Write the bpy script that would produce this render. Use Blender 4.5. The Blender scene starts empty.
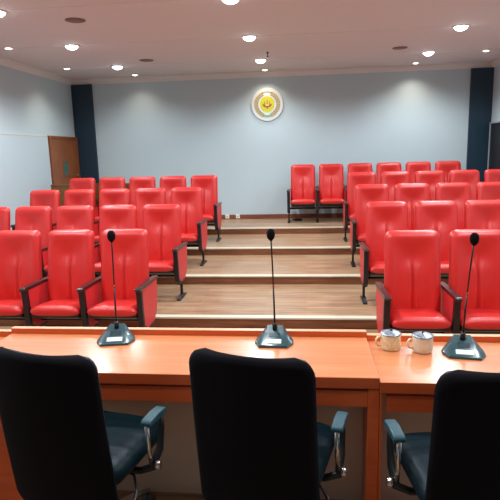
import bpy, bmesh, math, random
from mathutils import Vector, Matrix
random.seed(7)
C = bpy.context.scene.collection
PI = math.pi
def R(d): return math.radians(d)

# ------------------------------------------------------------------ materials
def lin(c):
    c /= 255.0
    return c/12.92 if c <= .04045 else ((c+.055)/1.055)**2.4
def srgb(r, g, b): return (lin(r), lin(g), lin(b), 1)

def mat(name, color, rough=.5, metal=0, coat=0, coat_rough=.1, spec=.5, bump=0, bump_scale=200, sheen=0, emit=0, emit_col=None, ior=None, trans=0, var=0, var_scale=3):
    m = bpy.data.materials.new(name); m.use_nodes = True
    nt = m.node_tree; b = nt.nodes['Principled BSDF']
    b.inputs['Base Color'].default_value = color
    b.inputs['Roughness'].default_value = rough
    b.inputs['Metallic'].default_value = metal
    b.inputs['Coat Weight'].default_value = coat
    b.inputs['Coat Roughness'].default_value = coat_rough
    b.inputs['Specular IOR Level'].default_value = spec
    b.inputs['Sheen Weight'].default_value = sheen
    b.inputs['Transmission Weight'].default_value = trans
    if emit:
        b.inputs['Emission Color'].default_value = emit_col or color
        b.inputs['Emission Strength'].default_value = emit
    tc = nt.nodes.new('ShaderNodeTexCoord')
    if var:
        n = nt.nodes.new('ShaderNodeTexNoise'); n.inputs['Scale'].default_value = var_scale; n.inputs['Detail'].default_value = 4
        nt.links.new(tc.outputs['Object'], n.inputs['Vector'])
        r = nt.nodes.new('ShaderNodeValToRGB')
        r.color_ramp.elements[0].position = .35; r.color_ramp.elements[1].position = .65
        r.color_ramp.elements[0].color = tuple(x*(1-var) for x in color[:3])+(1,)
        r.color_ramp.elements[1].color = tuple(min(1, x*(1+var)) for x in color[:3])+(1,)
        nt.links.new(n.outputs['Fac'], r.inputs['Fac']); nt.links.new(r.outputs['Color'], b.inputs['Base Color'])
    if bump:
        n = nt.nodes.new('ShaderNodeTexNoise'); n.inputs['Scale'].default_value = bump_scale; n.inputs['Detail'].default_value = 3
        nt.links.new(tc.outputs['Object'], n.inputs['Vector'])
        bp = nt.nodes.new('ShaderNodeBump'); bp.inputs['Strength'].default_value = bump; bp.inputs['Distance'].default_value = .002
        nt.links.new(n.outputs['Fac'], bp.inputs['Height']); nt.links.new(bp.outputs['Normal'], b.inputs['Normal'])
    return m

def wood(name, ca, cb, stretch=(1, 12, 12), rough=.35, coat=0, planks=None, scale=3, coat_rough=.08):
    """streaky grain; planks=(length, width) adds staggered boards laid along x"""
    m = bpy.data.materials.new(name); m.use_nodes = True
    nt = m.node_tree; L = nt.links.new; b = nt.nodes['Principled BSDF']
    b.inputs['Roughness'].default_value = rough
    b.inputs['Coat Weight'].default_value = coat; b.inputs['Coat Roughness'].default_value = coat_rough
    tc = nt.nodes.new('ShaderNodeTexCoord')
    mp = nt.nodes.new('ShaderNodeMapping'); mp.inputs['Scale'].default_value = stretch
    L(tc.outputs['Object'], mp.inputs['Vector'])
    n = nt.nodes.new('ShaderNodeTexNoise'); n.inputs['Scale'].default_value = scale; n.inputs['Detail'].default_value = 6; n.inputs['Roughness'].default_value = .6
    L(mp.outputs['Vector'], n.inputs['Vector'])
    r = nt.nodes.new('ShaderNodeValToRGB')
    r.color_ramp.elements[0].position = .3; r.color_ramp.elements[1].position = .7
    r.color_ramp.elements[0].color = ca; r.color_ramp.elements[1].color = cb
    L(n.outputs['Fac'], r.inputs['Fac'])
    out = r.outputs['Color']
    if planks:
        br = nt.nodes.new('ShaderNodeTexBrick')
        br.offset = .37; br.inputs['Scale'].default_value = 1
        br.inputs['Brick Width'].default_value = planks[0]; br.inputs['Row Height'].default_value = planks[1]
        br.inputs['Mortar Size'].default_value = .0022; br.inputs['Mortar Smooth'].default_value = .2
        br.inputs['Color1'].default_value = (.62, .6, .58, 1); br.inputs['Color2'].default_value = (1.0, 1.0, 1.0, 1)
        br.inputs['Mortar'].default_value = (.45, .4, .38, 1)
        L(tc.outputs['Object'], br.inputs['Vector'])
        mx = nt.nodes.new('ShaderNodeMix'); mx.data_type = 'RGBA'; mx.blend_type = 'MULTIPLY'
        mx.inputs[0].default_value = .6
        L(out, mx.inputs[6]); L(br.outputs['Color'], mx.inputs[7]); out = mx.outputs[2]
    L(out, b.inputs['Base Color'])
    return m

M = {}
M['red'] = mat('red_leather', (.60, .020, .017, 1), rough=.36, spec=.5, bump=.15, bump_scale=260, coat=.22, coat_rough=.42)
M['red_panel'] = mat('red_vinyl', (.58, .030, .036, 1), rough=.45, bump=.1, bump_scale=300)
M['shell'] = mat('dark_red_shell', (.10, .008, .012, 1), rough=.5)
M['blackp'] = mat('black_plastic', (.007, .007, .010, 1), rough=.42)
M['armtop'] = mat('dark_brown_armrest', (.028, .012, .012, 1), rough=.35, coat=.3)
M['blackmetal'] = mat('black_metal', (.015, .014, .016, 1), rough=.4, metal=.3)
M['wall'] = mat('painted_wall', srgb(182, 201, 208), rough=.7, bump=.05, bump_scale=60)
M['wall_lining'] = mat('pale_lining', srgb(184, 203, 211), rough=.55)
M['ceiling'] = mat('ceiling_paint', srgb(214, 209, 209), rough=.8)
M['cornice'] = mat('cornice_paint', srgb(218, 215, 212), rough=.7)
M['navy'] = mat('dark_navy_panel', srgb(16, 48, 66), rough=.5, bump=.1, bump_scale=120)
M['floor'] = wood('laminate_floor', srgb(142, 106, 78), srgb(196, 162, 128), (1.0, 14, 14), .32, planks=(1.2, .125), scale=2.2)
M['riser'] = wood('riser_wood', srgb(98, 58, 36), srgb(138, 88, 58), (1.0, 14, 14), .4, scale=2.5)
M['nosing'] = mat('pale_nosing', srgb(206, 200, 180), rough=.4)
M['skirting'] = wood('skirting_wood', srgb(104, 58, 42), srgb(136, 84, 62), (1, 10, 10), .4)
M['desk'] = wood('orange_veneer', srgb(210, 124, 78), srgb(226, 146, 98), (1.2, 16, 16), .3, coat=.7, scale=1.6, coat_rough=.17)
M['desk_edge'] = wood('orange_veneer_edge', srgb(206, 84, 34), srgb(222, 98, 44), (1.2, 16, 16), .35, coat=.2, scale=1.6)
M['lip'] = mat('pale_lip_edge', srgb(238, 176, 138), rough=.3)
M['modesty'] = mat('beige_board', srgb(212, 186, 166), rough=.4, var=.06, var_scale=2)
M['door'] = wood('brown_door', srgb(122, 70, 38), srgb(146, 88, 52), (10, 1.2, 1.2), .35, scale=2)
M['door_frame'] = wood('door_frame_wood', srgb(120, 62, 32), srgb(146, 80, 44), (10, 1.2, 1.2), .4, scale=2)
M['olive_wood'] = wood('olive_wood', srgb(112, 70, 30), srgb(140, 92, 44), (1.2, 10, 10), .45, scale=2)
M['glass'] = mat('green_glass', srgb(70, 110, 104), rough=.1, spec=.7)
M['darkdoor'] = mat('black_door_leaf', (.010, .012, .016, 1), rough=.5)
M['white'] = mat('white_plastic', srgb(228, 230, 228), rough=.35)
M['leather'] = mat('black_leather', (.003, .014, .020, 1), rough=.45, bump=.12, bump_scale=220, spec=.18)
M['arm_leather'] = mat('arm_pad_teal_reflection', (.018, .075, .10, 1), rough=.45)  # teal in the base colour stands in for a cool reflection on the pads
M['mesh'] = mat('black_back_fabric', (.0055, .005, .008, 1), rough=.9, spec=.15)
M['chrome'] = mat('chrome', (.75, .72, .70, 1), rough=.18, metal=1)
M['teal'] = mat('dark_teal_plastic', srgb(42, 76, 82), rough=.28, coat=.3)
M['teal_d'] = mat('teal_display', srgb(50, 66, 74), rough=.2)
M['foam'] = mat('black_foam', (.006, .006, .007, 1), rough=.95, spec=.1, bump=.6, bump_scale=700)
M['label'] = mat('white_label', srgb(225, 238, 238), rough=.4)
M['copper'] = mat('copper_ring', srgb(190, 90, 60), rough=.3, metal=.6)
M['enamel'] = mat('cream_enamel', srgb(244, 228, 186), rough=.2, coat=.5, var=.14, var_scale=60)
M['enamel2'] = mat('white_enamel', srgb(242, 232, 206), rough=.2, coat=.5, var=.05, var_scale=60)
M['steel'] = mat('steel_lid', (.42, .50, .60, 1), rough=.25, metal=.6, var=.45, var_scale=70)
M['em_white'] = mat('emblem_white', srgb(212, 216, 214), rough=.4)
M['em_gold'] = mat('emblem_gold', srgb(164, 150, 104), rough=.45)
M['em_yellow'] = mat('emblem_yellow', srgb(192, 194, 26), rough=.4)
M['em_red'] = mat('emblem_red', srgb(150, 70, 40), rough=.5)
M['em_green'] = mat('emblem_green', srgb(120, 168, 140), rough=.5)
M['em_dark'] = mat('emblem_dark', srgb(60, 70, 90), rough=.5)
M['em_pink'] = mat('emblem_pink', srgb(236, 176, 120), rough=.5)
M['grille'] = mat('speaker_grille', srgb(128, 100, 92), rough=.7, bump=.5, bump_scale=500)
M['lamp_cool'] = mat('lamp_cool', (1, 1, 1, 1), emit=14, emit_col=(.88, .96, 1, 1))
M['lamp_warm'] = mat('lamp_warm', (1, 1, 1, 1), emit=9, emit_col=(1, .86, .72, 1))
M['trimring'] = mat('lamp_trim', srgb(230, 224, 218), rough=.4)
M['rubber'] = mat('black_rubber', (.01, .01, .01, 1), rough=.7)

# ------------------------------------------------------------------ mesh helpers
def link(name, bm, m, parent=None, loc=None, smooth=False, bevel=0, seg=2, rot=None):
    bmesh.ops.recalc_face_normals(bm, faces=bm.faces)
    me = bpy.data.meshes.new(name); bm.to_mesh(me); bm.free()
    for mm in (m if isinstance(m, (list, tuple)) else [m]): me.materials.append(mm)
    if smooth:
        for p in me.polygons: p.use_smooth = True
    o = bpy.data.objects.new(name, me); C.objects.link(o)
    if parent: o.parent = parent
    if loc: o.location = loc
    if rot: o.rotation_euler = rot
    if bevel:
        b = o.modifiers.new('bevel', 'BEVEL'); b.width = bevel; b.segments = seg; b.limit_method = 'ANGLE'; b.angle_limit = R(40)
        for p in me.polygons: p.use_smooth = True
        wn = o.modifiers.new('wn', 'WEIGHTED_NORMAL'); wn.keep_sharp = True
    return o
def B(): return bmesh.new()
def box(bm, x0, x1, y0, y1, z0, z1, mi=0):
    vs = [bm.verts.new((x, y, z)) for z in (z0, z1) for y in (y0, y1) for x in (x0, x1)]
    for f in ((0, 1, 3, 2), (4, 6, 7, 5), (0, 4, 5, 1), (2, 3, 7, 6), (0, 2, 6, 4), (1, 5, 7, 3)):
        bm.faces.new([vs[i] for i in f]).material_index = mi
    return vs
def prism(bm, poly, a0, a1, axis='x', mi=0):
    """extrude a 2-D outline along an axis: x -> poly is (y,z); y -> (x,z); z -> (x,y)"""
    def P(p, a): return {'x': (a, p[0], p[1]), 'y': (p[0], a, p[1]), 'z': (p[0], p[1], a)}[axis]
    A = [bm.verts.new(P(p, a0)) for p in poly]; Bv = [bm.verts.new(P(p, a1)) for p in poly]
    n = len(poly)
    bm.faces.new(A).material_index = mi; bm.faces.new(Bv[::-1]).material_index = mi
    for i in range(n):
        bm.faces.new([A[i], Bv[i], Bv[(i+1) % n], A[(i+1) % n]]).material_index = mi
def lathe(bm, prof, cx=0, cy=0, n=32, mi=0, cap=True):
    """prof: (radius, z) pairs from bottom to top"""
    rings = []
    for r, z in prof:
        if r < 1e-6: rings.append([bm.verts.new((cx, cy, z))])
        else: rings.append([bm.verts.new((cx+r*math.cos(2*PI*k/n), cy+r*math.sin(2*PI*k/n), z)) for k in range(n)])
    for a, b in zip(rings, rings[1:]):
        for k in range(n):
            k2 = (k+1) % n
            if len(a) == 1 and len(b) == 1: continue
            if len(a) == 1: bm.faces.new([a[0], b[k], b[k2]]).material_index = mi
            elif len(b) == 1: bm.faces.new([a[k], b[0], a[k2]]).material_index = mi
            else: bm.faces.new([a[k], b[k], b[k2], a[k2]]).material_index = mi
    if cap:
        for r_ in (rings[0], rings[-1]):
            if len(r_) > 1: bm.faces.new(r_).material_index = mi
def tube(bm, pts, rad, n=12, mi=0, flat=1.0):
    """swept round bar through pts; rad a number or a list"""
    pts = [Vector(p) for p in pts]
    rads = rad if isinstance(rad, (list, tuple)) else [rad]*len(pts)
    rings = []
    up = None
    for i, p in enumerate(pts):
        t = (pts[min(i+1, len(pts)-1)]-pts[max(i-1, 0)]).normalized()
        if up is None:
            up = Vector((0, 0, 1)) if abs(t.z) < .9 else Vector((1, 0, 0))
        s = t.cross(up).normalized(); u = s.cross(t).normalized(); up = u
        rings.append([bm.verts.new(p+rads[i]*(math.cos(2*PI*k/n)*s+flat*math.sin(2*PI*k/n)*u)) for k in range(n)])
    for a, b in zip(rings, rings[1:]):
        for k in range(n): bm.faces.new([a[k], b[k], b[(k+1) % n], a[(k+1) % n]]).material_index = mi
    bm.faces.new(rings[0]).material_index = mi; bm.faces.new(rings[-1][::-1]).material_index = mi
def empty(name, loc, rz=0):
    o = bpy.data.objects.new(name, None); C.objects.link(o); o.location = loc; o.rotation_euler = (0, 0, rz)
    o.empty_display_size = .1
    return o
def tag(o, label, cat, group=None):
    o['label'] = label; o['category'] = cat
    if group: o['group'] = group
    return o
def struct(name, bm, m, bevel=0, **k):
    o = link(name, bm, m, bevel=bevel, **k); o['kind'] = 'structure'; return o
def dup(root, loc, rz=0):
    r = root.copy(); C.objects.link(r); r.location = loc; r.rotation_euler = (0, 0, rz)
    for ch in list(root.children):
        c = ch.copy(); C.objects.link(c); c.parent = r
        for g in list(ch.children):
            d = g.copy(); C.objects.link(d); d.parent = c
    return r

# ------------------------------------------------------------------ dimensions
CAM_H = 1.7705
RISE, N1, T = .1114, 5.1063, 1.3714
NO = [0, N1, N1+T, N1+2*T, N1+3*T]
WY = 10.567; XL_W, XR_W = -4.68, 3.478; YB = -2.6
ZC = 3.30                        # ceiling
PITCH = .54

# ------------------------------------------------------------------ room shell
b = B(); box(b, XL_W-.1, XR_W+.1, YB-.1, NO[1], -.1, 0); struct('floor', b, M['floor'])
for i in range(1, 5):
    y0 = NO[i]; y1 = NO[i+1] if i < 4 else WY
    b = B(); box(b, XL_W, XR_W, y0+.012, y1+(.012 if i < 4 else 0), -.1, i*RISE)
    st = struct('seating_step', b, [M['floor'], M['riser']])
    for p in st.data.polygons:
        if abs(p.normal.y) > .5: p.material_index = 1
    st['label'] = 'wooden tier of the stepped floor, number %s counted from the desk' % ['one', 'two', 'three', 'four'][i-1]
    b = B(); box(b, XL_W, XR_W, y0, y0+.085, i*RISE-.016, i*RISE+.003)
    n = link('step_nosing', b, M['nosing'], bevel=.002); n.parent = st
b = B(); box(b, XL_W-.1, XR_W+.1, YB-.1, WY+.1, ZC, ZC+.1); struct('ceiling', b, M['ceiling'])
b = B(); box(b, XL_W-.1, XR_W+.1, WY, WY+.1, 0, ZC); struct('wall_back', b, M['wall'])
b = B(); box(b, XL_W-.1, XR_W+.1, YB-.1, YB, 0, ZC); struct('wall_front', b, M['wall'])
b = B(); box(b, XL_W-.1, XL_W, YB, WY, 0, ZC); struct('wall_left', b, M['wall'])
b = B(); box(b, XR_W, XR_W+.1, YB, WY, 0, ZC); struct('wall_right', b, M['wall'])
# cornices
cp = [(0, 0), (0, -.095), (-.012, -.095), (-.02, -.075), (-.05, -.035), (-.075, -.02), (-.085, -.012), (-.085, 0)]
b = B(); prism(b, [(WY+p[0], ZC+p[1]) for p in cp], XL_W, XR_W, 'x'); struct('trim_back_cornice', b, M['cornice'])
b = B(); prism(b, [(XL_W-p[0], ZC+p[1]) for p in cp], YB, WY, 'y'); struct('trim_left_cornice', b, M['cornice'])
b = B(); prism(b, [(XR_W+p[0], ZC+p[1]) for p in cp], YB, WY, 'y'); struct('trim_right_cornice', b, M['cornice'])
# thin pale strips across the ceiling along the downlight rows
for k, y in enumerate((5.55, 7.38, 9.21)):
    b = B(); box(b, XL_W+.09, XR_W-.09, y-.012, y+.012, ZC-.003, ZC); struct('trim_%d' % (k+1), b, M['cornice'])
# dark corner panels on the back wall
ZT = ZC-.095
for (x0, x1, nm) in ((XL_W, -4.253, 'trim_left_column'), (3.077, 3.478, 'trim_right_column')):
    b = B(); box(b, x0, x1, WY-.05, WY, 4*RISE, ZT); struct(nm, b, M['navy'], bevel=.004)
# baseboard
b = B(); box(b, -4.253, 3.077, WY-.015, WY, 4*RISE, 4*RISE+.09); struct('baseboard_back', b, M['skirting'], bevel=.003)
# left wall lining up to door height, then the door
b = B(); box(b, XL_W, XL_W+.025, YB, 9.30, 0, 2.165); struct('trim_left_lining', b, M['wall_lining'], bevel=.004)
b = B(); box(b, XL_W+.025, XL_W+.028, YB, 9.30, 2.150, 2.160); struct('trim_left_shadow_gap', b, M['modesty'])  # thin coloured strip standing in for the shadow gap at the lining top
def door(name, side, y0, y1, z0, z1, leafm, framem, window=None, fw=.045):
    X = XL_W if side < 0 else XR_W
    s = 1 if side < 0 else -1
    root = empty(name, (X, (y0+y1)/2, z0)); root['kind'] = 'structure'
    hw = (y1-y0)/2; H = z1-z0
    def bx_(bm, ya, yb, za, zb, d0, d1): box(bm, min(s*d0, s*d1), max(s*d0, s*d1), ya, yb, za, zb)
    b = B(); bx_(b, -hw, -hw+fw, 0, H, 0, .05); bx_(b, hw-fw, hw, 0, H, 0, .05); bx_(b, -hw+fw, hw-fw, H-fw, H, 0, .05)
    link('door_frame', b, framem, root, bevel=.003)
    b = B(); bx_(b, -hw+fw, hw-fw, .005, H-fw, .002, .035)
    leaf = link('door_leaf', b, leafm, root, bevel=.002)
    if window:
        wy0, wy1, wz0, wz1 = window; c = (y0+y1)/2
        b = B(); bx_(b, wy0-c, wy1-c, wz0-z0, wz1-z0, .035, .040)
        g = link('door_window', b, M['glass'], root); 
        b = B()
        for (a0, a1, c0, c1) in ((wy0-c-.015, wy0-c, wz0-z0-.015, wz1-z0+.015), (wy1-c, wy1-c+.015, wz0-z0-.015, wz1-z0+.015), (wy0-c, wy1-c, wz0-z0-.015, wz0-z0), (wy0-c, wy1-c, wz1-z0, wz1-z0+.015)):
            bx_(b, a0, a1, c0, c1, .035, .046)
        link('window_bead', b, M['door_frame'], root)
    hy = hw-.13 if side < 0 else -hw+.13
    b = B(); tube(b, [(s*.035, hy, .98), (s*.085, hy, .98), (s*.085, hy-.10*(1 if side < 0 else -1), .98)], .009)
    link('door_handle', b, M['chrome'], root, smooth=True)
    return root
door('door_1', -1, 9.32, 10.51, 4*RISE, 2.175, M['door'], M['door_frame'], (9.80, 9.99, 1.43, 1.69))
door('door_2', 1, 9.30, 10.45, 4*RISE, 2.215, M['darkdoor'], mat('pale_door_frame', srgb(150, 160, 164), rough=.4), None, .03)
# low timber partition behind the left block
pt = empty('wooden_partition', (-3.82, 9.27, 4*RISE))
tag(pt, 'low brown timber partition behind the last row of the left seats, beside the door', 'partition')
b = B(); box(b, -.855, .85, -.02, .02, 0, .81); link('partition_board', b, M['olive_wood'], pt)
b = B(); box(b, -.855, .86, -.032, .032, .81, .845); link('top_rail', b, M['olive_wood'], pt, bevel=.004)
b = B(); box(b, .85, .90, -.03, .03, 0, .81); link('end_post', b, M['olive_wood'], pt, bevel=.004)

# ------------------------------------------------------------------ ceiling fittings
def downlight_proto(name, big):
    r = empty(name, (0, 0, ZC))
    rad = .085 if big else .05
    b = B(); lathe(b, [(rad+.0, -.012), (rad+.022, -.010), (rad+.025, 0), (rad, 0)], n=36, cap=False); link('trim_ring', b, M['trimring'], r, smooth=True)
    d = .055 if big else .02
    prof = [(0, -d)]+[(rad*math.sin(a), -d*math.cos(a)) for a in [PI/2*k/8 for k in range(1, 9)]]+[(rad, -.001)]
    b = B(); lathe(b, prof, n=32); link('diffuser', b, M['lamp_cool' if big else 'lamp_warm'], r, smooth=True)
    return r
def spot(x, y, z, energy, col, ang, blend, rad):
    l = bpy.data.lights.new('downlight_beam', 'SPOT'); l.energy = energy; l.color = col; l.spot_size = R(ang); l.spot_blend = blend; l.shadow_soft_size = rad
    o = bpy.data.objects.new('downlight_beam', l); C.objects.link(o); o.location = (x, y, z)
    return o
bigp = downlight_proto('downlight', True); first = True
cols = {-3.22: 'left', -.735: 'middle', 2.0: 'right'}
rows = [(9.19, 'nearest the back wall'), (7.38, 'second from the back wall'), (5.57, 'third from the back wall'), (3.75, 'above the front row'), (1.93, 'above the desk')]
E_BIG = 62
for y, rn in rows:
    for x, cn in cols.items():
        o = bigp if first else dup(bigp, (x, y, ZC)); o.location = (x, y, ZC); first = False
        tag(o, 'large cool white downlight, %s line of the ceiling, %s' % (cn, rn), 'downlight', 'large cool downlights in the ceiling')
        e = E_BIG
        s = spot(x, y, ZC-.075, e, (.87, .95, 1.0), 158, .55, .07); s.parent = o; s.location = (0, 0, -.08)
smp = downlight_proto('small_downlight', False); first = True
smalls = [(-3.235, 10.19, 'over the back wall, left of the emblem'), (-.745, 10.25, 'over the back wall, above the emblem'), (2.0, 10.21, 'over the back wall, right of the emblem'),
          (-4.115, 9.15, 'by the left wall, near the dark corner panel'), (-4.115, 7.32, 'by the left wall, at the left edge of the photo'), (2.91, 9.24, 'by the right wall, near the dark corner panel'),
          (2.91, 7.38, 'by the right wall, second from the back'), (-4.115, 5.5, 'by the left wall, third from the back'), (2.91, 5.5, 'by the right wall, third from the back')]
for x, y, w in smalls:
    o = smp if first else dup(smp, (x, y, ZC)); o.location = (x, y, ZC); first = False
    tag(o, 'small warm downlight %s' % w, 'downlight', 'small warm downlights')
    s = spot(x, y, ZC-.04, 14, (1, .86, .70), 128, 1.0, .035); s.parent = o; s.location = (0, 0, -.045)
spk = empty('ceiling_speaker', (0, 0, ZC))
b = B(); lathe(b, [(.075, -.014), (.098, -.010), (.10, 0)], n=32); link('grille', b, M['grille'], spk, smooth=True)
b = B(); lathe(b, [(.098, -.011), (.112, -.007), (.115, 0), (.1, 0)], n=32, cap=False); link('rim', b, M['grille'], spk, smooth=True)
for k, (x, y, w) in enumerate(((-2.58, 6.07, 'nearest the desk'), (-2.566, 8.745, 'left of the ceiling centre near the back wall'), (1.46, 8.683, 'right of the ceiling centre near the back wall'))):
    o = spk if k == 0 else dup(spk, (x, y, ZC)); o.location = (x, y, ZC)
    tag(o, 'round brownish speaker grille in the ceiling, %s' % w, 'ceiling speaker', 'ceiling speakers')
b = B(); lathe(b, [(0, -.075), (.02, -.07), (.02, -.064), (.006, -.06), (.006, -.02), (.018, -.008), (.02, 0)], n=16)
tag(link('sprinkler', b, M['blackmetal'], loc=(-.573, 8.545, ZC), smooth=True), 'small dark sprinkler head hanging from the ceiling above the emblem', 'sprinkler')

# ------------------------------------------------------------------ wall emblem
em = empty('wall_emblem', (-.732, WY, 2.69)); em.scale = (.955, 1, .955); tag(em, 'round white emblem with yellow centre and golden wreath on the back wall', 'emblem')
def disc(bm, r, y0, y1, n=48, cx=0, cz=0, mi=0):
    prism(bm, [(cx+r*math.cos(2*PI*k/n), cz+r*math.sin(2*PI*k/n)) for k in range(n)], y0, y1, 'y', mi)
b = B(); disc(b, .328, -.03, 0, 64); link('backing_disc', b, M['em_white'], em, bevel=.006)
for s in (-1, 1):
    b = B()
    for k in range(13):
        a = R(-68+s*0)+k*R(11); a = a if s > 0 else PI-a
        for dr, da in ((-.028, .35), (.028, -.35), (0, 0)):
            r = .225+dr; cx, cz = r*math.cos(a), r*math.sin(a)
            t = a+PI/2*(1 if s > 0 else -1)+da*s
            L_, w_ = .034, .014
            dx, dz = math.cos(t), math.sin(t)
            prism(b, [(cx-dx*L_, cz-dz*L_), (cx-dz*w_, cz+dx*w_), (cx+dx*L_, cz+dz*L_), (cx+dz*w_, cz-dx*w_)], -.034-.0004*((dr > 0)+2*(dr < 0)), -.03, 'y')
    link('laurel_branch', b, M['em_gold'], em)
b = B(); pts = [(0, .165), (.10, .135), (.15, .05), (.14, -.06), (.085, -.125), (0, -.155), (-.085, -.125), (-.14, -.06), (-.15, .05), (-.10, .135)]
prism(b, pts, -.036, -.03, 'y'); link('yellow_field', b, M['em_yellow'], em)
b = B()
prism(b, [(-.10, .02), (-.085, -.03), (-.045, -.055), (0, -.06), (.045, -.055), (.085, -.03), (.10, .02), (.06, -.005), (.0, -.02), (-.06, -.005)], -.039, -.036, 'y')
for x in (-.05, 0, .05): prism(b, [(x-.009, -.015), (x+.009, -.015), (x+.006, .075 if x == 0 else .05), (x, .10 if x == 0 else .07), (x-.006, .075 if x == 0 else .05)], -.0392, -.036, 'y')
prism(b, [(-.012, -.06), (.012, -.06), (.006, -.095), (-.006, -.095)], -.0392, -.036, 'y')
link('centre_motif', b, M['em_red'], em)
b = B(); prism(b, [(-.04, -.03), (.04, -.03), (.03, .0), (-.03, .0)], -.041, -.0393, 'y'); link('centre_base', b, M['em_pink'], em)
b = B(); prism(b, [(-.09, -.235), (-.08, -.195), (-.03, -.21), (.03, -.21), (.08, -.195), (.09, -.235), (.03, -.25), (-.03, -.25)], -.040, -.03, 'y'); link('green_ribbon', b, M['em_green'], em)
b = B()
for k in range(11):
    a = R(90+(k-5)*4.6); r0, r1 = .232, .256
    for da, ra, rb in ((0, r0, r1), (.012, r0 if k % 2 else r0+.01, r1)):
        a2 = a+da; w = .0045
        dx, dz = math.cos(a2), math.sin(a2)
        prism(b, [(dx*ra-dz*w, dz*ra+dx*w), (dx*ra+dz*w, dz*ra-dx*w), (dx*rb+dz*w, dz*rb-dx*w), (dx*rb-dz*w, dz*rb+dx*w)], -.0335, -.03, 'y')
link('top_lettering', b, M['em_dark'], em)

# ------------------------------------------------------------------ outlets and floor bits
out = empty('wall_socket', (0, 0, 0))
b = B(); box(b, -.04, .04, -.02, 0, -.04, .04); link('face_plate', b, M['white'], out, bevel=.006)
b = B(); prism(b, [(.022*math.cos(2*PI*k/20), .022*math.sin(2*PI*k/20)) for k in range(20)], -.0215, -.02, 'y'); link('socket_hole', b, M['modesty'], out)
for k, (x, w) in enumerate(((-1.594, 'left of the pair'), (-1.377, 'right of the pair'))):
    o = out if k == 0 else dup(out, (0, 0, 0)); o.location = (x, WY-.015, 4*RISE+.055)
    tag(o, 'white wall socket on the back wall skirting, %s' % w, 'socket', 'wall sockets')
pts = []
for k in range(60):
    a = k*.42; r = .045+.02*math.sin(k*.7); pts.append((r*1.5*math.cos(a), r*math.sin(a)*.7, .008+.0006*k))
b = B(); tube(b, pts, .008, 8); 
tag(link('cable_coil', b, M['rubber'], loc=(-.16, 10.15, 4*RISE), smooth=True), 'small black coil of cable on the floor under the back row chairs', 'cable')

# ------------------------------------------------------------------ theatre chairs
# local frame: x = 0 at the middle of the seat, y = 0 below the top of the backrest, sitter faces -y
def backrest_bm():
    bm = B(); NU, NV = 64, 40
    z0, z1 = .34, 1.08
    def hw(v):
        w = .2405-.008*v
        for vc, rr in ((1, .06),):
            d = (1-v)*(z1-z0)
            if d < rr: w -= rr-math.sqrt(max(0, rr*rr-(rr-d)**2))
        d = v*(z1-z0)
        if d < .03: w -= .03-math.sqrt(max(0, .0009-(.03-d)**2))
        return w
    def cy(v): return -.125+.115*v+.018*math.sin(PI*v)*-1
    def sgn(x): return (x > 0)-(x < 0)
    F, K = [], []
    for j in range(NV+1):
        v = j/NV; v = .5-.5*math.cos(PI*v)*(1-.25*0) if False else v
        # cluster rows near both ends
        v = v+.08*math.sin(2*PI*v)*-1*.9
        fr, bk = [], []
        for i in range(NU+1):
            s = -1+2*i/NU; u = math.sin(s*PI/2)*.35+s*.65
            edge = (1-abs(u)**7)**.5 if abs(u) < 1 else 0
            dv = min(v, 1-v)*(z1-z0); ev = math.sqrt(max(0, 1-(1-min(1, dv/.05))**2))
            t = .060*edge*ev
            inner = 1/(1+math.exp((abs(u)-.66)/.055)) * 1/(1+math.exp((v-.87)/.03))
            t -= .022*inner*edge
            # headrest hollow
            t -= .024*math.exp(-((u/.42)**2)-((v-.69)/.11)**2)
            # lumbar bulge
            t += .012*math.exp(-((u/.6)**2)-((v-.22)/.18)**2)
            # centre pleat with gathered wrinkles
            pv = 1/(1+math.exp((v-.62)/.03)) * 1/(1+math.exp((.06-v)/.02))
            t -= .028*pv*math.exp(-(u/.042)**2)
            t += .006*pv*math.exp(-((abs(u)-.15)/.07)**2)
            t -= .009*math.exp(-((abs(u)-.16-.25*abs(v-.35))/.04)**2)*math.exp(-((v-.36)/.17)**2)
            t = max(t, 0)
            x = u*hw(v); z = z0+(z1-z0)*v
            fr.append((x, cy(v)-t, z)); bk.append((x, cy(v)+.034*(edge*ev), z))
        F.append(fr); K.append(bk)
    fv = [[bm.verts.new(p) for p in r] for r in F]
    kv = [[bm.verts.new(p) for p in r] for r in K]
    for g, fl in ((fv, 0), (kv, 1)):
        for j in range(NV):
            for i in range(NU):
                q = [g[j][i], g[j][i+1], g[j+1][i+1], g[j+1][i]]
                bm.faces.new(q[::-1] if fl else q)
    bmesh.ops.remove_doubles(bm, verts=bm.verts, dist=.0003)
    return bm
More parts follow.
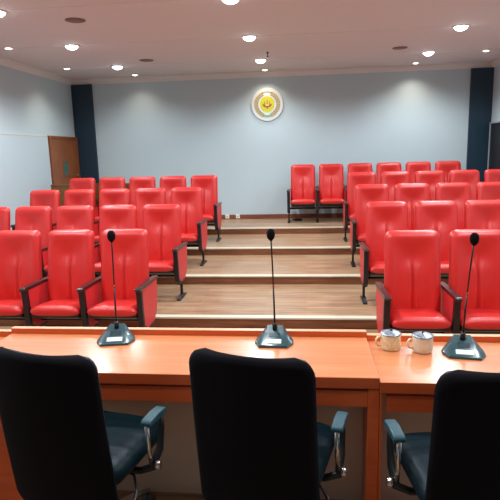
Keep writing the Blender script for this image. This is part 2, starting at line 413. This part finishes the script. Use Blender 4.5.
def cushion_bm():
    """seat cushion: soft slab, crowned top, rolled front edge"""
    bm = B(); NU, NV = 20, 20
    x1 = .235; y0, y1 = -.53, -.10
    def top(v): return .410+.045*(1-v)      # v 0 front, 1 rear
    T_, Bt = [], []
    for j in range(NV+1):
        s = j/NV; v = s-.06*math.sin(2*PI*s)
        a, b2 = [], []
        for i in range(NU+1):
            s = -1+2*i/NU; u = math.sin(s*PI/2)*.4+s*.6
            eu = (1-abs(u)**6)**.5 if abs(u) < 1 else 0
            dv = min(v, 1-v)*(y1-y0); ev = math.sqrt(max(0, 1-(1-min(1, dv/.055))**2))
            e = eu*ev
            w = x1-(.02*(1-min(1, dv/.04))**2)
            mid = top(v)-.055
            crown = .012*(1-u*u)*math.sin(PI*v)
            a.append((u*w, y0+(y1-y0)*v, mid+(.055+crown)*e)); b2.append((u*w, y0+(y1-y0)*v, mid-.05*e))
        T_.append([bm.verts.new(p) for p in a]); Bt.append([bm.verts.new(p) for p in b2])
    for g, fl in ((T_, 0), (Bt, 1)):
        for j in range(NV):
            for i in range(NU):
                q = [g[j][i], g[j][i+1], g[j+1][i+1], g[j+1][i]]
                bm.faces.new(q[::-1] if fl else q)
    bmesh.ops.remove_doubles(bm, verts=bm.verts, dist=.0003)
    return bm
def arm_parts(x, parent):
    # padded red side panel, front post, dark armrest, leg, foot
    b = B(); prism(b, [(-.475, .59), (-.47, .50), (-.45, .26), (-.38, .205), (-.14, .205), (-.04, .28), (.0, .45), (.01, .59)], -.020, .020, 'x')
    link('arm_panel', b, M['red_panel'], parent, (x, 0, 0), bevel=.008, seg=3)
    b = B(); prism(b, [(-.515, .595), (-.466, .595), (-.444, .26), (-.375, .21), (-.18, .21), (-.18, .185), (-.41, .185), (-.487, .24)], -.025, .025, 'x')
    link('arm_post', b, M['blackp'], parent, (x, 0, 0), bevel=.005)
    b = B(); prism(b, [(-.535, .592), (-.538, .612), (-.525, .626), (-.25, .622), (.03, .612), (.04, .598), (.035, .588)], -.028, .028, 'x')
    link('armrest', b, M['armtop'], parent, (x, 0, 0), bevel=.008, seg=3)
    b = B(); prism(b, [(-.305, .20), (-.255, .20), (-.262, .015), (-.298, .015)], -.013, .013, 'x')
    link('leg', b, M['blackmetal'], parent, (x, 0, 0), bevel=.004)
    b = B(); prism(b, [(-.45, 0), (-.45, .015), (-.36, .022), (-.31, .045), (-.25, .045), (-.20, .022), (-.13, .015), (-.13, 0)], -.024, .024, 'x')
    link('foot', b, M['blackmetal'], parent, (x, 0, 0), bevel=.004)
def make_theatre_chair(arms):
    t = empty('theatre_chair', (0, 0, 0))
    link('backrest', backrest_bm(), M['red'], t, smooth=True)
    b = B()
    n = 14; prof = []
    for k in range(n+1):
        v = k/n; prof.append((-.125+.115*v-.018*math.sin(PI*v)+.034, .37+(.66)*v))
    poly = prof+[(p[0]+.014, p[1]) for p in prof[::-1]]
    prism(b, poly, -.19, .19, 'x'); link('back_shell', b, M['shell'], t, bevel=.004)
    link('seat', cushion_bm(), M['red'], t, smooth=True)
    b = B(); prism(b, [(-.512, .375), (-.508, .345), (-.40, .300), (-.25, .283), (-.12, .290), (-.085, .315), (-.085, .355), (-.12, .345), (-.30, .345)], -.225, .225, 'x')
    link('seat_pan', b, M['blackp'], t, bevel=.006)
    b = B(); tube(b, [(-PITCH/2+.021, -.28, .262), (PITCH/2-.034, -.28, .262)], .018, 12); link('cross_beam', b, M['blackmetal'], t, smooth=True)
    for a in arms: arm_parts(-PITCH/2 if a < 0 else .260, t)
    return t
ch_l = make_theatre_chair((-1,)); ch_lr = make_theatre_chair((-1, 1)); used = set()
def place_chair(proto, x, y, z, label, group):
    if id(proto) not in used: used.add(id(proto)); o = proto; o.location = (x, y, z)
    else: o = dup(proto, (x, y, z))
    return tag(o, label, 'chair', group)
ordn = ['at the central aisle', 'second from the central aisle', 'third from the central aisle', 'fourth from the central aisle', 'fifth from the central aisle', 'sixth from the central aisle']
rown = ['front row', 'second row', 'third row', 'fourth row', 'back row']
XLb, XRb, dL, dR = -1.452, .640, .3186, .4269
left_n = {1: 3, 2: 5, 3: 5, 4: 5}; right_n = {1: 2, 2: 3, 3: 4, 4: 5}
for i in range(1, 5):
    for k in range(left_n[i]):
        place_chair(ch_lr if k == 0 else ch_l, XLb-(.012 if i == 1 else 0)-PITCH*(k+.5), NO[i]-dL+(.07 if i == 1 else 0), (i-1)*RISE, 'red leather theatre chair, left block, %s, %s' % (rown[i-1], ordn[k]), 'red theatre chairs, left block, %s' % rown[i-1])
    for k in range(right_n[i]):
        place_chair(ch_lr if (k == right_n[i]-1) else ch_l, XRb+PITCH*(k+.5), NO[i]-dR-(.08 if i == 1 else 0), (i-1)*RISE, 'red leather theatre chair, right block, %s, %s' % (rown[i-1], ordn[k]), 'red theatre chairs, right block, %s' % rown[i-1])
for k in range(6):
    place_chair(ch_lr if k == 5 else ch_l, -.3173+PITCH*(k+.5), WY-.285, 4*RISE, 'red leather theatre chair against the back wall, %s from the left in the back row' % ['first', 'second', 'third', 'fourth', 'fifth', 'sixth'][k], 'red theatre chairs along the back wall')

# ------------------------------------------------------------------ the three desks
def desk(name, label, x0, x1, zt, yoff, lp, rp, ped=False):
    d = empty(name, ((x0+x1)/2, 2.54, 0)); tag(d, label, 'desk', 'long orange desks')
    cx = (x0+x1)/2; a, c = x0-cx, x1-cx
    yf, yb = 2.275-2.54, 2.84-2.54
    b = B(); box(b, a, c, yf, yb-.03, zt-.055, zt); dt = link('desktop', b, [M['desk'], M['desk_edge']], d, bevel=.003)
    for p in dt.data.polygons:
        if abs(p.normal.y) > .5: p.material_index = 1
    b = B(); box(b, a, c, yb-.03, yb, 0, zt+.028); link('front_panel', b, M['desk_edge'], d)
    b = B(); box(b, a, c, yb-.032, yb+.002, zt+.028, zt+.034); link('panel_cap', b, M['lip'], d, bevel=.002)
    b = B(); box(b, a+.03, c-max(rp, .0)-.0005, yf+.004, yf+.026, zt-.145, zt-.066); link('apron', b, M['desk_edge'], d, bevel=.002)
    b = B(); box(b, a+.03, c-.03, 2.45-2.54, 2.468-2.54, .0, zt-.056); link('modesty_board', b, M['modesty'], d)
    for s, w in ((-1, lp), (1, rp)):
        if not w: continue
        e0, e1 = (a, a+w) if s < 0 else (c-w, c)
        b = B(); box(b, e0, e1, yf+.002, yb-.031, 0, zt-.056); link('side_panel', b, M['desk_edge'], d, bevel=.002)
    if ped:
        b = B(); box(b, a+.0281, -1.30-cx, yf+.046, 2.4499-2.54, 0, zt-.056); link('pedestal', b, M['desk_edge'], d, bevel=.002)
    return d
desk('wooden_desk', 'middle orange wooden desk carrying two of the microphones, slightly higher than its neighbours', -1.745, .330, .75, 0, .028, .052, True)
desk('wooden_desk', 'right orange wooden desk carrying the two lidded mugs', .332, 2.40, .73, 0, .012, .028)
desk('wooden_desk', 'left orange wooden desk, only its corner visible at the left edge', -3.82, -1.747, .73, 0, .028, .028)

# ------------------------------------------------------------------ conference microphones
def make_mic(lean):
    r = empty('conference_microphone', (0, 0, 0))
    # base: wedge with a raised centre and bevelled sides
    bm = B()
    bot = [(-.076, -.088), (.076, -.088), (.104, -.030), (.104, .010), (.060, .082), (-.060, .082), (-.104, .010), (-.104, -.030)]
    lo = [bm.verts.new((x, y, 0)) for x, y in bot]
    mid = [bm.verts.new((x*.99, y*.99, .012)) for x, y in bot]
    top = [bm.verts.new(p) for p in ((-.056, -.078, .018), (.056, -.078, .018), (.056, -.030, .037), (.052, .010, .054), (.042, .066, .078), (-.042, .066, .078), (-.052, .010, .054), (-.056, -.030, .037))]
    for g, h in ((lo, mid), (mid, top)):
        for k in range(8): bm.faces.new([g[k], g[(k+1) % 8], h[(k+1) % 8], h[k]])
    bm.faces.new(lo[::-1])
    for q in ((0, 1, 2, 7), (7, 2, 3, 6), (6, 3, 4, 5)): bm.faces.new([top[i] for i in q])
    base = link('microphone_base', bm, M['teal'], r, bevel=.0025)
    def plate(name, x0, x1, y0, y1, m, lift):
        def zz(y): return (.018+(.037-.018)*(y+.078)/.048) if y < -.03 else (.037+.017*(y+.03)/.04)
        bm = B(); vs = [bm.verts.new((x, y, zz(y)+l)) for l in (0.0, lift) for (x, y) in ((x0, y0), (x1, y0), (x1, y1), (x0, y1))]
        for f in ((0, 1, 2, 3), (4, 5, 6, 7), (0, 1, 5, 4), (1, 2, 6, 5), (2, 3, 7, 6), (3, 0, 4, 7)): bm.faces.new([vs[i] for i in f])
        link(name, bm, m, base)
    plate('name_label', -.042, .042, -.072, -.042, M['label'], .0018)
    plate('display', -.030, .030, -.024, .006, M['teal_d'], .0016)
    b = B(); lathe(b, [(.014, .060), (.013, .092), (.008, .100)], cx=0, cy=.035, n=16); link('neck_socket', b, M['blackp'], r, smooth=True)
    lx = lambda z: lean*((z-.09)/.5)**1.3
    P_ = lambda z, y: (lx(z), y, z)
    b = B(); tube(b, [P_(.09, .035), P_(.20, .036), P_(.30, .038)], [.0058, .005, .0045], 10); link('lower_stem', b, M['blackp'], r, smooth=True)
    b = B(); tube(b, [P_(.30, .038), P_(.312, .038)], .0062, 12); link('light_ring', b, M['copper'], r, smooth=True)
    b = B(); tube(b, [P_(.312, .038), P_(.42, .036), P_(.50, .032), P_(.56, .028)], .0042, 10); link('gooseneck', b, M['blackmetal'], r, smooth=True)
    b = B(); n = 14
    prof = [(.009, -.033)]+[(.0225*math.sin(a)**.8, -.031*math.cos(a)) for a in [PI*(k+1.5)/(n+1.5) for k in range(n)]]+[(0, .031)]
    lathe(b, prof, n=24); link('foam_windscreen', b, M['foam'], r, (lx(.585), .026, .592), smooth=True)
    return r
for (x, y, z, rz, lean, w) in ((-1.066, 2.715, .75, 11, .010, 'left of the three, on the middle desk'), (-.174, 2.715, .75, -2, -.012, 'in the middle of the photo, before the empty steps'), (.80, 2.645, .73, -9, .030, 'on the right desk beside the mugs')):
    o = make_mic(lean); o.location = (x, y, z); o.rotation_euler = (0, 0, R(rz))
    tag(o, 'black gooseneck microphone %s' % w, 'microphone', 'conference microphones')

# ------------------------------------------------------------------ lidded mugs
def mug(name, x, y, rz, m, label, knob):
    r = empty(name, (x, y, .73), rz); tag(r, label, 'mug', 'lidded mugs')
    b = B(); lathe(b, [(.0, 0), (.044, 0), (.048, .004), (.051, .012), (.053, .04), (.052, .076), (.054, .082), (.050, .082), (.047, .03), (.0, .012)], n=40, cap=False)
    link('mug_body', b, m, r, smooth=True)
    b = B(); tube(b, [(-.050, 0, .066), (-.068, 0, .068), (-.078, 0, .055), (-.078, 0, .035), (-.068, 0, .022), (-.050, 0, .022)], .006, 10); link('handle', b, m, r, smooth=True)
    b = B(); lathe(b, [(.0, .080), (.050, .082), (.055, .084), (.055, .089), (.048, .092), (.03, .097), (0, .099)], n=40, cap=False); lid = link('lid', b, M['steel'], r, smooth=True)
    b = B(); lathe(b, [(.004, .096), (.004, .101), (.007, .104), (.006, .110), (0, .111)], n=16); link('lid_knob', b, M['blackp'], lid, smooth=True)
mug('lidded_mug', .443, 2.695, R(8), M['enamel'], 'cream patterned mug with a steel lid, the left of two on the right desk', True)
mug('lidded_mug', .600, 2.665, R(8), M['enamel2'], 'plain off-white mug with a steel lid, next to the microphone base', True)

# ------------------------------------------------------------------ black office chairs
# local frame: origin on the floor below the backrest; sitter faces +y
def make_office():
    r = empty('office_chair', (0, 0, 0))
    bm = B(); NU, NV = 24, 26; z0, z1 = .32, 1.057
    F, K = [], []
    def hw(v):
        w = .252-.004*math.sin(PI*min(1, v*1.1)/2)
        d = (1-v)*(z1-z0)
        if d < .075: w -= .075-math.sqrt(max(0, .075**2-(.075-d)**2))
        d = v*(z1-z0)
        if d < .08: w -= .08-math.sqrt(max(0, .0064-(.08-d)**2))
        return w
    for j in range(NV+1):
        s = j/NV; v = s-.07*math.sin(2*PI*s)
        f, k_ = [], []
        for i in range(NU+1):
            s = -1+2*i/NU; u = math.sin(s*PI/2)*.4+s*.6
            edge = (1-abs(u)**8)**.5 if abs(u) < 1 else 0
            dv = min(v, 1-v)*(z1-z0); ev = math.sqrt(max(0, 1-(1-min(1, dv/.03))**2)); e = edge*ev
            x = u*hw(v); z = z0+(z1-z0)*v 
            cy = .042*u*u + .035*math.sin(PI*v)*-0 - .05*v + .03*(1-v)**2
            rib = .006*abs(math.sin(v*PI*7))
            f.append(bm.verts.new((x, cy+(.042+rib)*e, z))); k_.append(bm.verts.new((x, cy-.018*e, z)))
        F.append(f); K.append(k_)
    for g, fl in ((F, 0), (K, 1)):
        for j in range(NV):
            for i in range(NU):
                q = [g[j][i], g[j][i+1], g[j+1][i+1], g[j+1][i]]
                bm.faces.new(q if fl else q[::-1]).material_index = fl
    bmesh.ops.remove_doubles(bm, verts=bm.verts, dist=.0003)
    link('backrest', bm, [M['leather'], M['mesh']], r, smooth=True)
    # seat
    bm = B(); T_, Bt = [], []
    for j in range(25):
        s = j/24; v = s-.06*math.sin(2*PI*s); a, b2 = [], []
        for i in range(21):
            s = -1+2*i/20; u = math.sin(s*PI/2)*.4+s*.6
            eu = (1-abs(u)**6)**.5 if abs(u) < 1 else 0
            dv = min(v, 1-v)*.47; ev = math.sqrt(max(0, 1-(1-min(1, dv/.05))**2)); e = eu*ev
            w = .235-.03*(1-min(1, dv/.08))**2
            rib = .006*abs(math.sin(v*PI*7))
            a.append(bm.verts.new((u*w, .07+.47*v, .485+(.05+rib)*e))); b2.append(bm.verts.new((u*w, .07+.47*v, .485-.06*e)))
        T_.append(a); Bt.append(b2)
    for g, fl in ((T_, 0), (Bt, 1)):
        for j in range(24):
            for i in range(20):
                q = [g[j][i], g[j][i+1], g[j+1][i+1], g[j+1][i]]
                bm.faces.new(q[::-1] if fl else q)
    bmesh.ops.remove_doubles(bm, verts=bm.verts, dist=.0003)
    link('seat', bm, M['leather'], r, smooth=True)
    b = B(); tube(b, [(0, .33, .395), (0, .10, .385), (0, .045, .385), (0, .035, .43)], .022, 12, flat=.5); link('back_bracket', b, M['blackp'], r, smooth=True)
    b = B(); box(b, -.09, .09, .22, .42, .37, .428); link('tilt_mechanism', b, M['blackmetal'], r, bevel=.01)
    for s in (-1, 1):
        x = s*.272
        b = B(); prism(b, [(.27, .632), (.262, .645), (.275, .660), (.35, .666), (.405, .660), (.42, .648), (.415, .632)], -.025, .025, 'x')
        link('arm_pad', b, M['arm_leather'], r, (x, 0, 0), bevel=.010, seg=3)
        b = B(); tube(b, [(x, .275, .636), (x, .28, .54), (x, .295, .44)], .010, 12); link('arm_strut', b, M['chrome'], r, smooth=True)
        b = B(); tube(b, [(x, .405, .636), (x, .40, .56), (x, .375, .47), (x, .30, .425), (x*.8, .29, .405), (x*.3, .29, .397)], [.012, .014, .017, .019, .016, .014], 12); link('arm_frame', b, M['blackp'], r, smooth=True)
        b = B(); tube(b, [(x+s*.012, .31, .435), (x+s*.034, .31, .435)], .020, 16); link('arm_knob', b, M['chrome'], r, smooth=True)
    b = B(); lathe(b, [(.028, .10), (.028, .24), (.018, .242), (.018, .372)], cx=0, cy=.31, n=20); link('gas_lift', b, M['chrome'], r, smooth=True)
    b = B(); tube(b, [(.09, .30, .392), (.19, .28, .385), (.25, .20, .375), (.27, .12, .33), (.28, .09, .30)], [.006, .006, .006, .010, .010], 10); link('height_lever', b, M['blackp'], r, smooth=True)
    for k in range(5):
        a = R(-68+72*k); dx, dy = math.cos(a), math.sin(a)
        b = B(); tube(b, [(dx*.02, .31+dy*.02, .125), (dx*.15, .31+dy*.15, .115), (dx*.29, .31+dy*.29, .078)], [.026, .021, .016], 12, flat=.7); lg = link('base_leg', b, M['chrome'], r, smooth=True)
        b = B(); cx, cy = dx*.285, .31+dy*.285
        tube(b, [(cx-dy*.022, cy+dx*.022, .027), (cx+dy*.022, cy-dx*.022, .027)], .027, 18); tube(b, [(cx, cy, .03), (cx, cy, .07)], .008, 8)
        link('caster', b, M['rubber'], lg, smooth=True)
    return r
oc = make_office()
for k, (x, y, rz, w) in enumerate(((-1.005, 1.79, -12, 'in front of the left microphone, turned to the right'), (-.208, 1.80, -14, 'before the middle microphone, centre of the photo'), (.665, 1.70, 7, 'at the right desk, below the right microphone'))):
    o = oc if k == 0 else dup(oc, (x, y, 0), R(rz)); o.location = (x, y, 0); o.rotation_euler = (0, 0, R(rz))
    tag(o, 'black high-backed office chair %s' % w, 'office chair', 'black office chairs behind the desks')

# ------------------------------------------------------------------ camera, world, view
f, pit, yaw, rol = 523.31, -.1835, .1082, -.0263
cyw, syw = math.cos(yaw), math.sin(yaw)
F = Vector((-syw*math.cos(pit), cyw*math.cos(pit), math.sin(pit))); Rr = Vector((cyw, syw, 0)); U = Rr.cross(F)
c_, s_ = math.cos(rol), math.sin(rol)
R2 = c_*Rr+s_*U; U2 = -s_*Rr+c_*U
cam = bpy.data.cameras.new('camera'); co = bpy.data.objects.new('camera', cam); C.objects.link(co)
mw = Matrix((R2, U2, -F)).transposed().to_4x4(); mw.translation = Vector((0, 0, CAM_H)); co.matrix_world = mw
cam.sensor_width = 36; cam.lens = f/500*36; cam.clip_start = .05
sc = bpy.context.scene; sc.camera = co
w = bpy.data.worlds.new('world'); sc.world = w; w.use_nodes = True
w.node_tree.nodes['Background'].inputs[0].default_value = (.5, .55, .6, 1); w.node_tree.nodes['Background'].inputs[1].default_value = .2
sc.view_settings.view_transform = 'Standard'; sc.view_settings.look = 'None'; sc.view_settings.gamma = 1; sc.view_settings.use_curve_mapping = False
sc.view_settings.exposure = 0.08
sc.cycles.max_bounces = 10; sc.cycles.diffuse_bounces = 6; sc.cycles.use_denoising = True
sc.cycles.sample_clamp_indirect = 6
